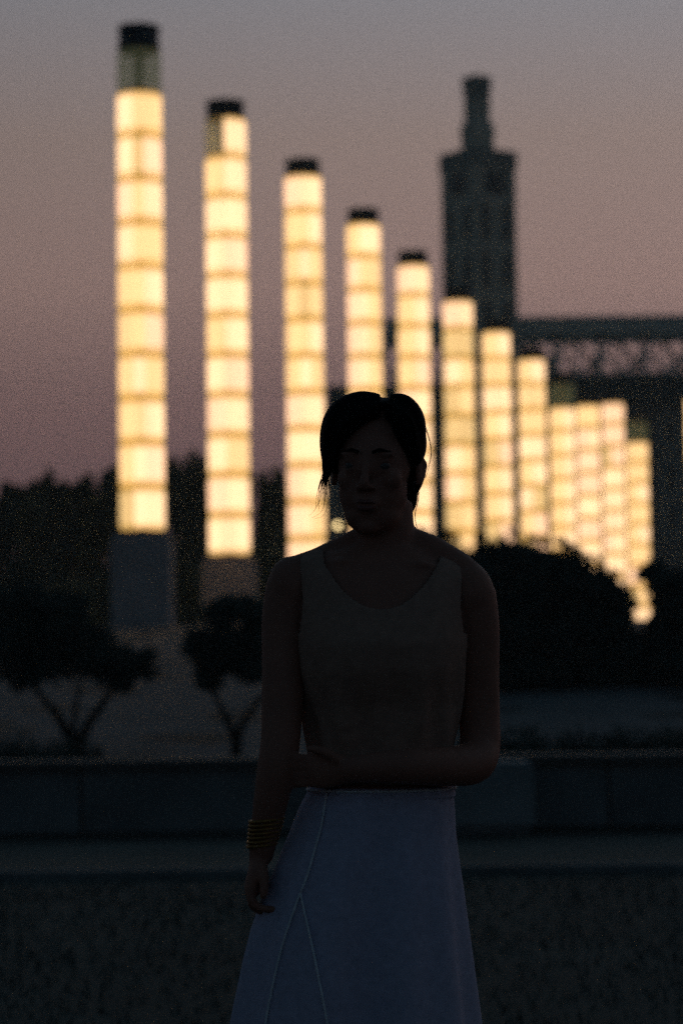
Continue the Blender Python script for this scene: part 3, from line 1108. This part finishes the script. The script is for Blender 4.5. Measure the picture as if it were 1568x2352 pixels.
# ragged ends at the left temple
for k in range(26):
    x0 = random.uniform(744, 764); x1 = random.uniform(733, 757)
    ln = random.choice([14, 20, 26, 34, 40])
    strand([(x0, 1060, .02), (x0 - 3, 1085, .022), (x1, 1096 + ln * .5, .022), (x1 - random.uniform(-2, 4), 1098 + ln, .022)], .0016, .0003)
for (a_, b_, c_, d_) in ((742, 735, 731, 728), (744, 738, 736, 735), (746, 741, 741, 738), (748, 744, 744, 743), (750, 747, 746, 744), (743, 734, 727, 724), (752, 749, 748, 745), (747, 740, 733, 732)):
    strand([(a_, 1085, .02), (b_, 1110, .02), (c_, 1140, .022), (d_ + random.uniform(-1, 1), random.uniform(1150, 1176), .022)], .0008, .00025)
strand([(742, 1120, .02), (734, 1150, .02), (722, 1172, .022), (708, 1186, .022)], .0005)
strand([(746, 1125, .02), (744, 1160, .02), (735, 1178, .022), (716, 1190, .022)], .0005)
strand([(750, 1130, .02), (752, 1160, .02), (742, 1184, .022), (722, 1192, .022)], .0004)
strand([(806, 1205, -.02), (790, 1202, -.01), (776, 1199, 0), (768, 1198, 0)], .0009, .0003)
strand([(808, 1200, -.02), (792, 1205, -.01), (781, 1206, 0), (772, 1203, 0)], .0006, .0002)
# right side wisps
strand([(966, 962, .02), (977, 985, .02), (986, 1015, .02), (990, 1045, .02), (984, 1075, .02), (977, 1098, .015)], .0008, .0004)
strand([(966, 955, .02), (979, 985, .02), (989, 1020, .02), (988, 1050, .02), (980, 1080, .015)], .0006, .0003)
strand([(958, 1125, -.01), (961, 1145, -.01), (955, 1170, -.01), (953, 1195, -.01), (957, 1212, -.01)], .0008, .0004)
strand([(962, 1130, -.01), (958, 1160, -.01), (952, 1180, -.01), (958, 1215, -.01)], .0006, .0003)
for k in range(34):
    an = random.uniform(.1, 3.0)
    cx_, cy_ = 863 + 108 * math.cos(an), 1010 - 98 * math.sin(an)
    strand([(cx_ - 20 * math.cos(an), cy_ + 20 * math.sin(an), 0), (cx_, cy_ + 2, 0), (cx_ + 5 * math.cos(an) + 8 * math.sin(an), cy_ - 1 * math.sin(an), 0)], .0005, .0002)
tag(st.make('stray_strands', M['hair'], woman, True), kind='stuff')
# combed surface strands following the waves
cs = G()
for k in range(170):
    s_ = -1 if k % 2 else 1
    jx = random.uniform(-2.5, 2.5)
    t0 = random.random()
    x0 = 880 + s_ * 4; f0 = -.05 + .13 * t0
    if s_ < 0:
        pts = [(x0, 924, f0), (838, 913 + 30 * t0, f0), (792, 945 + 25 * t0, f0), (765 + 12 * t0, 1000, f0 * .9), (755 + 10 * t0, 1050, f0 * .7)]
    else:
        pts = [(x0, 924, f0), (915, 912 + 30 * t0, f0), (947, 948 + 20 * t0, f0), (966 - 12 * t0, 1000, f0 * .9), (963 - 8 * t0, 1045, f0 * .7)]
    pts = [(a_ + jx * random.uniform(.3, 1), b_ + jx * .5, c_) for a_, b_, c_ in pts]
    q_ = spline([tuple(hpx(*p)) for p in pts], 6)
    cs.tube([Vector(p) for p in q_], [random.uniform(.0009, .0021)] * len(q_), 5)
tag(cs.make('combed_strands', M['hair'], woman, True), kind='stuff')

# sleeveless top
ys = list(range(1262, 1460, 3)) + list(range(1460, 1801, 10))
rings = [torr(y, .0065, 192) for y in ys]
n = 192
v = [p for r in rings for p in r]
f = []


def keep(ci, ck):
    p = (v[ci * n + ck] + v[min(ci + 1, len(ys) - 1) * n + (ck + 1) % n]) / 2
    px, py = proj(p)
    front = p.y < D + .01
    dx = abs(px - 876)
    lim = 1400 if front else 1330
    neck = lim - (lim - 1290) * (dx / 132) ** 2.2
    if dx < 132 and py < neck: return False
    armx = 187 - 8 * math.exp(-((py - 1380) / 60) ** 2)
    if dx > armx and py < 1455: return False
    return True


for i in range(len(ys) - 1):
    for k in range(n):
        if keep(i, k):
            f.append((i * n + k, (i + 1) * n + k, (i + 1) * n + (k + 1) % n, i * n + (k + 1) % n))
# gentle folds
for i, y in enumerate(ys):
    for k in range(n):
        p = v[i * n + k]
        t_ = 2 * math.pi * k / n
        amp = .006 * max(0, min(1, (y - 1480) / 170))
        d_ = amp * (math.sin(7 * t_ + y * .01) + .6 * math.sin(13 * t_ - y * .017))
        v[i * n + k] = p + Vector((math.cos(t_), math.sin(t_), 0)) * d_
topo = mk('top', [p - woman.location for p in v], f, M['top'], woman, True)
md = topo.modifiers.new('solid', 'SOLIDIFY'); md.thickness = .0035; md.offset = 1
md = topo.modifiers.new('soft', 'SMOOTH'); md.iterations = 4

# skirt
SK = [(1806, 716, 1036, .104, .004), (1850, 692, 1040, .116, .004), (1920, 664, 1043, .128, .006), (1990, 636, 1052, .140, .006), (2060, 606, 1062, .150, .006), (2130, 582, 1071, .158, .006),
      (2200, 565, 1080, .166, .006), (2352, 535, 1100, .182, .006), (2600, 500, 1128, .205, .0), (2880, 470, 1155, .225, .0)]


def skr(y):
    for a, b in zip(SK, SK[1:]):
        if a[0] <= y <= b[0]:
            w_ = (y - a[0]) / (b[0] - a[0])
            return [a[i] + (b[i] - a[i]) * w_ for i in range(5)]


ns = 96
ysk = list(range(1806, 2880, 18))
rings = []
for y in ysk:
    r = skr(y)
    rg = ring(y, r[1], r[2], r[3], r[4], 0, n=ns, p=2.1)
    am = .016 * min(1, (y - 1806) / 500)
    for k in range(ns):
        t_ = 2 * math.pi * k / ns
        d_ = am * (math.sin(6 * t_ + 1.0) * .8 + math.sin(11 * t_ + 2.2 + (y - 1806) * .0006) * .7) * (abs(math.sin(t_)) ** .7)
        rg[k] = rg[k] + Vector((math.cos(t_), math.sin(t_), 0)) * d_
    rings.append(rg)
g_ = G(); loft(g_, rings, False)
sk = g_.make('skirt', M['skirt'], woman, True)
md = sk.modifiers.new('solid', 'SOLIDIFY'); md.thickness = .003; md.offset = 1
r = skr(1806)
g_ = G()
wr = [ring(yy, r[1] + (0 if yy > 1808 else 0), r[2], r[3], r[4], .004, n=64, p=2.1) for yy in (1808, 1811, 1828, 1832)]
loft(g_, wr, False)
wb = g_.make('waistband', M['skirt'], woman, True)
md = wb.modifiers.new('solid', 'SOLIDIFY'); md.thickness = .004; md.offset = 1
g_ = G()
tops = [p + Vector((0, 0, .0015)) for p in ring(1813, r[1], r[2], r[3], r[4], .0085, n=64, p=2.1)]
g_.tube(tops + [tops[0]], [.0026] * 65, 6)
g_.make('waistband_edge', M['piping'], woman, True)


def on_skirt(px, py):
    """front skirt surface point seen at px, py"""
    best = None
    j = min(range(len(ysk)), key=lambda q: abs(ysk[q] - py))
    for jj in (j, min(j + 1, len(ysk) - 1)):
        for p in rings[jj]:
            if p.y < D:
                u, w_ = proj(p)
                e = abs(u - px) + abs(w_ - py) * .2
                if best is None or e < best[0]: best = (e, p)
    # interpolate depth from neighbouring points of the ring
    cand = sorted([(abs(proj(p)[0] - px), p) for p in rings[j] if p.y < D], key=lambda q: q[0])[:2]
    w0 = 1 / (cand[0][0] + .01); w1 = 1 / (cand[1][0] + .01)
    yy = (cand[0][1].y * w0 + cand[1][1].y * w1) / (w0 + w1)
    return at(px, py, yy - .0045)


for path in ([(750, 1822), (744, 1860), (737, 1900), (722, 1955), (706, 2010), (690, 2052)],
             [(690, 2052), (672, 2100), (652, 2160), (636, 2220), (622, 2285), (610, 2350), (600, 2420), (588, 2520)],
             [(690, 2052), (702, 2110), (716, 2170), (728, 2230), (740, 2290), (751, 2350), (764, 2430), (780, 2530)]):
    q_ = spline(path, 4)
    g_ = G(); g_.tube([on_skirt(*p) for p in q_], [.0021] * len(q_), 8)
    g_.make('seam_piping', M['piping'], woman, True)

# gold cuff on the hanging wrist
br = empty('bracelet', at(607, 1912, D - .045), 'wide gold cuff of stacked bangles on the wrist of her hanging arm', 'bracelet')
for k in range(7):
    y_ = 1884 + k * 9.5
    a_ = at(612.5 - (y_ - 1884) * .19, y_, D - .052 + .0003 * (y_ - 1884))
    rr = .0305 - .000075 * (y_ - 1884)
    ringp = [a_ + Vector((rr * math.cos(q_ * math.pi / 16), rr * math.sin(q_ * math.pi / 16), .003 * math.cos(q_ * math.pi / 16))) for q_ in range(33)]
    g_ = G(); g_.tube(ringp, [.0033] * 33, 8, (0, 0, 1))
    g_.make('bangle', M['gold'], br, True)

# flat sandals
for sx in (-1, 1):
    fx = at(865, 2050, D).x + sx * .07 - sx * .018
    sh = empty('sandal', (fx, D - .05, 0), 'flat brown sandal under the %s foot of the woman' % ('right' if sx < 0 else 'left'), 'sandal', 'pair of sandals')
    g_ = G()
    o_ = [(0, .095), (.03, .08), (.034, .02), (.032, -.04), (.045, -.1), (.04, -.13), (.01, -.145), (-.03, -.13), (-.04, -.1), (-.03, -.04), (-.032, .02), (-.03, .08)]
    v_ = [(fx + a_, D - .05 + b_ , z_) for z_ in (.001, .011) for a_, b_ in o_]
    m_ = len(o_)
    g_.add(v_, [tuple(range(m_)), tuple(reversed(range(m_, 2 * m_)))] + [(i, (i + 1) % m_ + 0, (i + 1) % m_ + m_, i + m_) for i in range(m_)])
    g_.make('sole', M['shoe'], sh)
    g_ = G(); g_.tube([(fx - .042, D - .14, .012), (fx - .03, D - .14, .035), (fx, D - .14, .043), (fx + .03, D - .14, .035), (fx + .044, D - .14, .012)], [.008] * 5, 8, (0, 1, 0), .3)
    g_.make('strap', M['shoe'], sh, True)
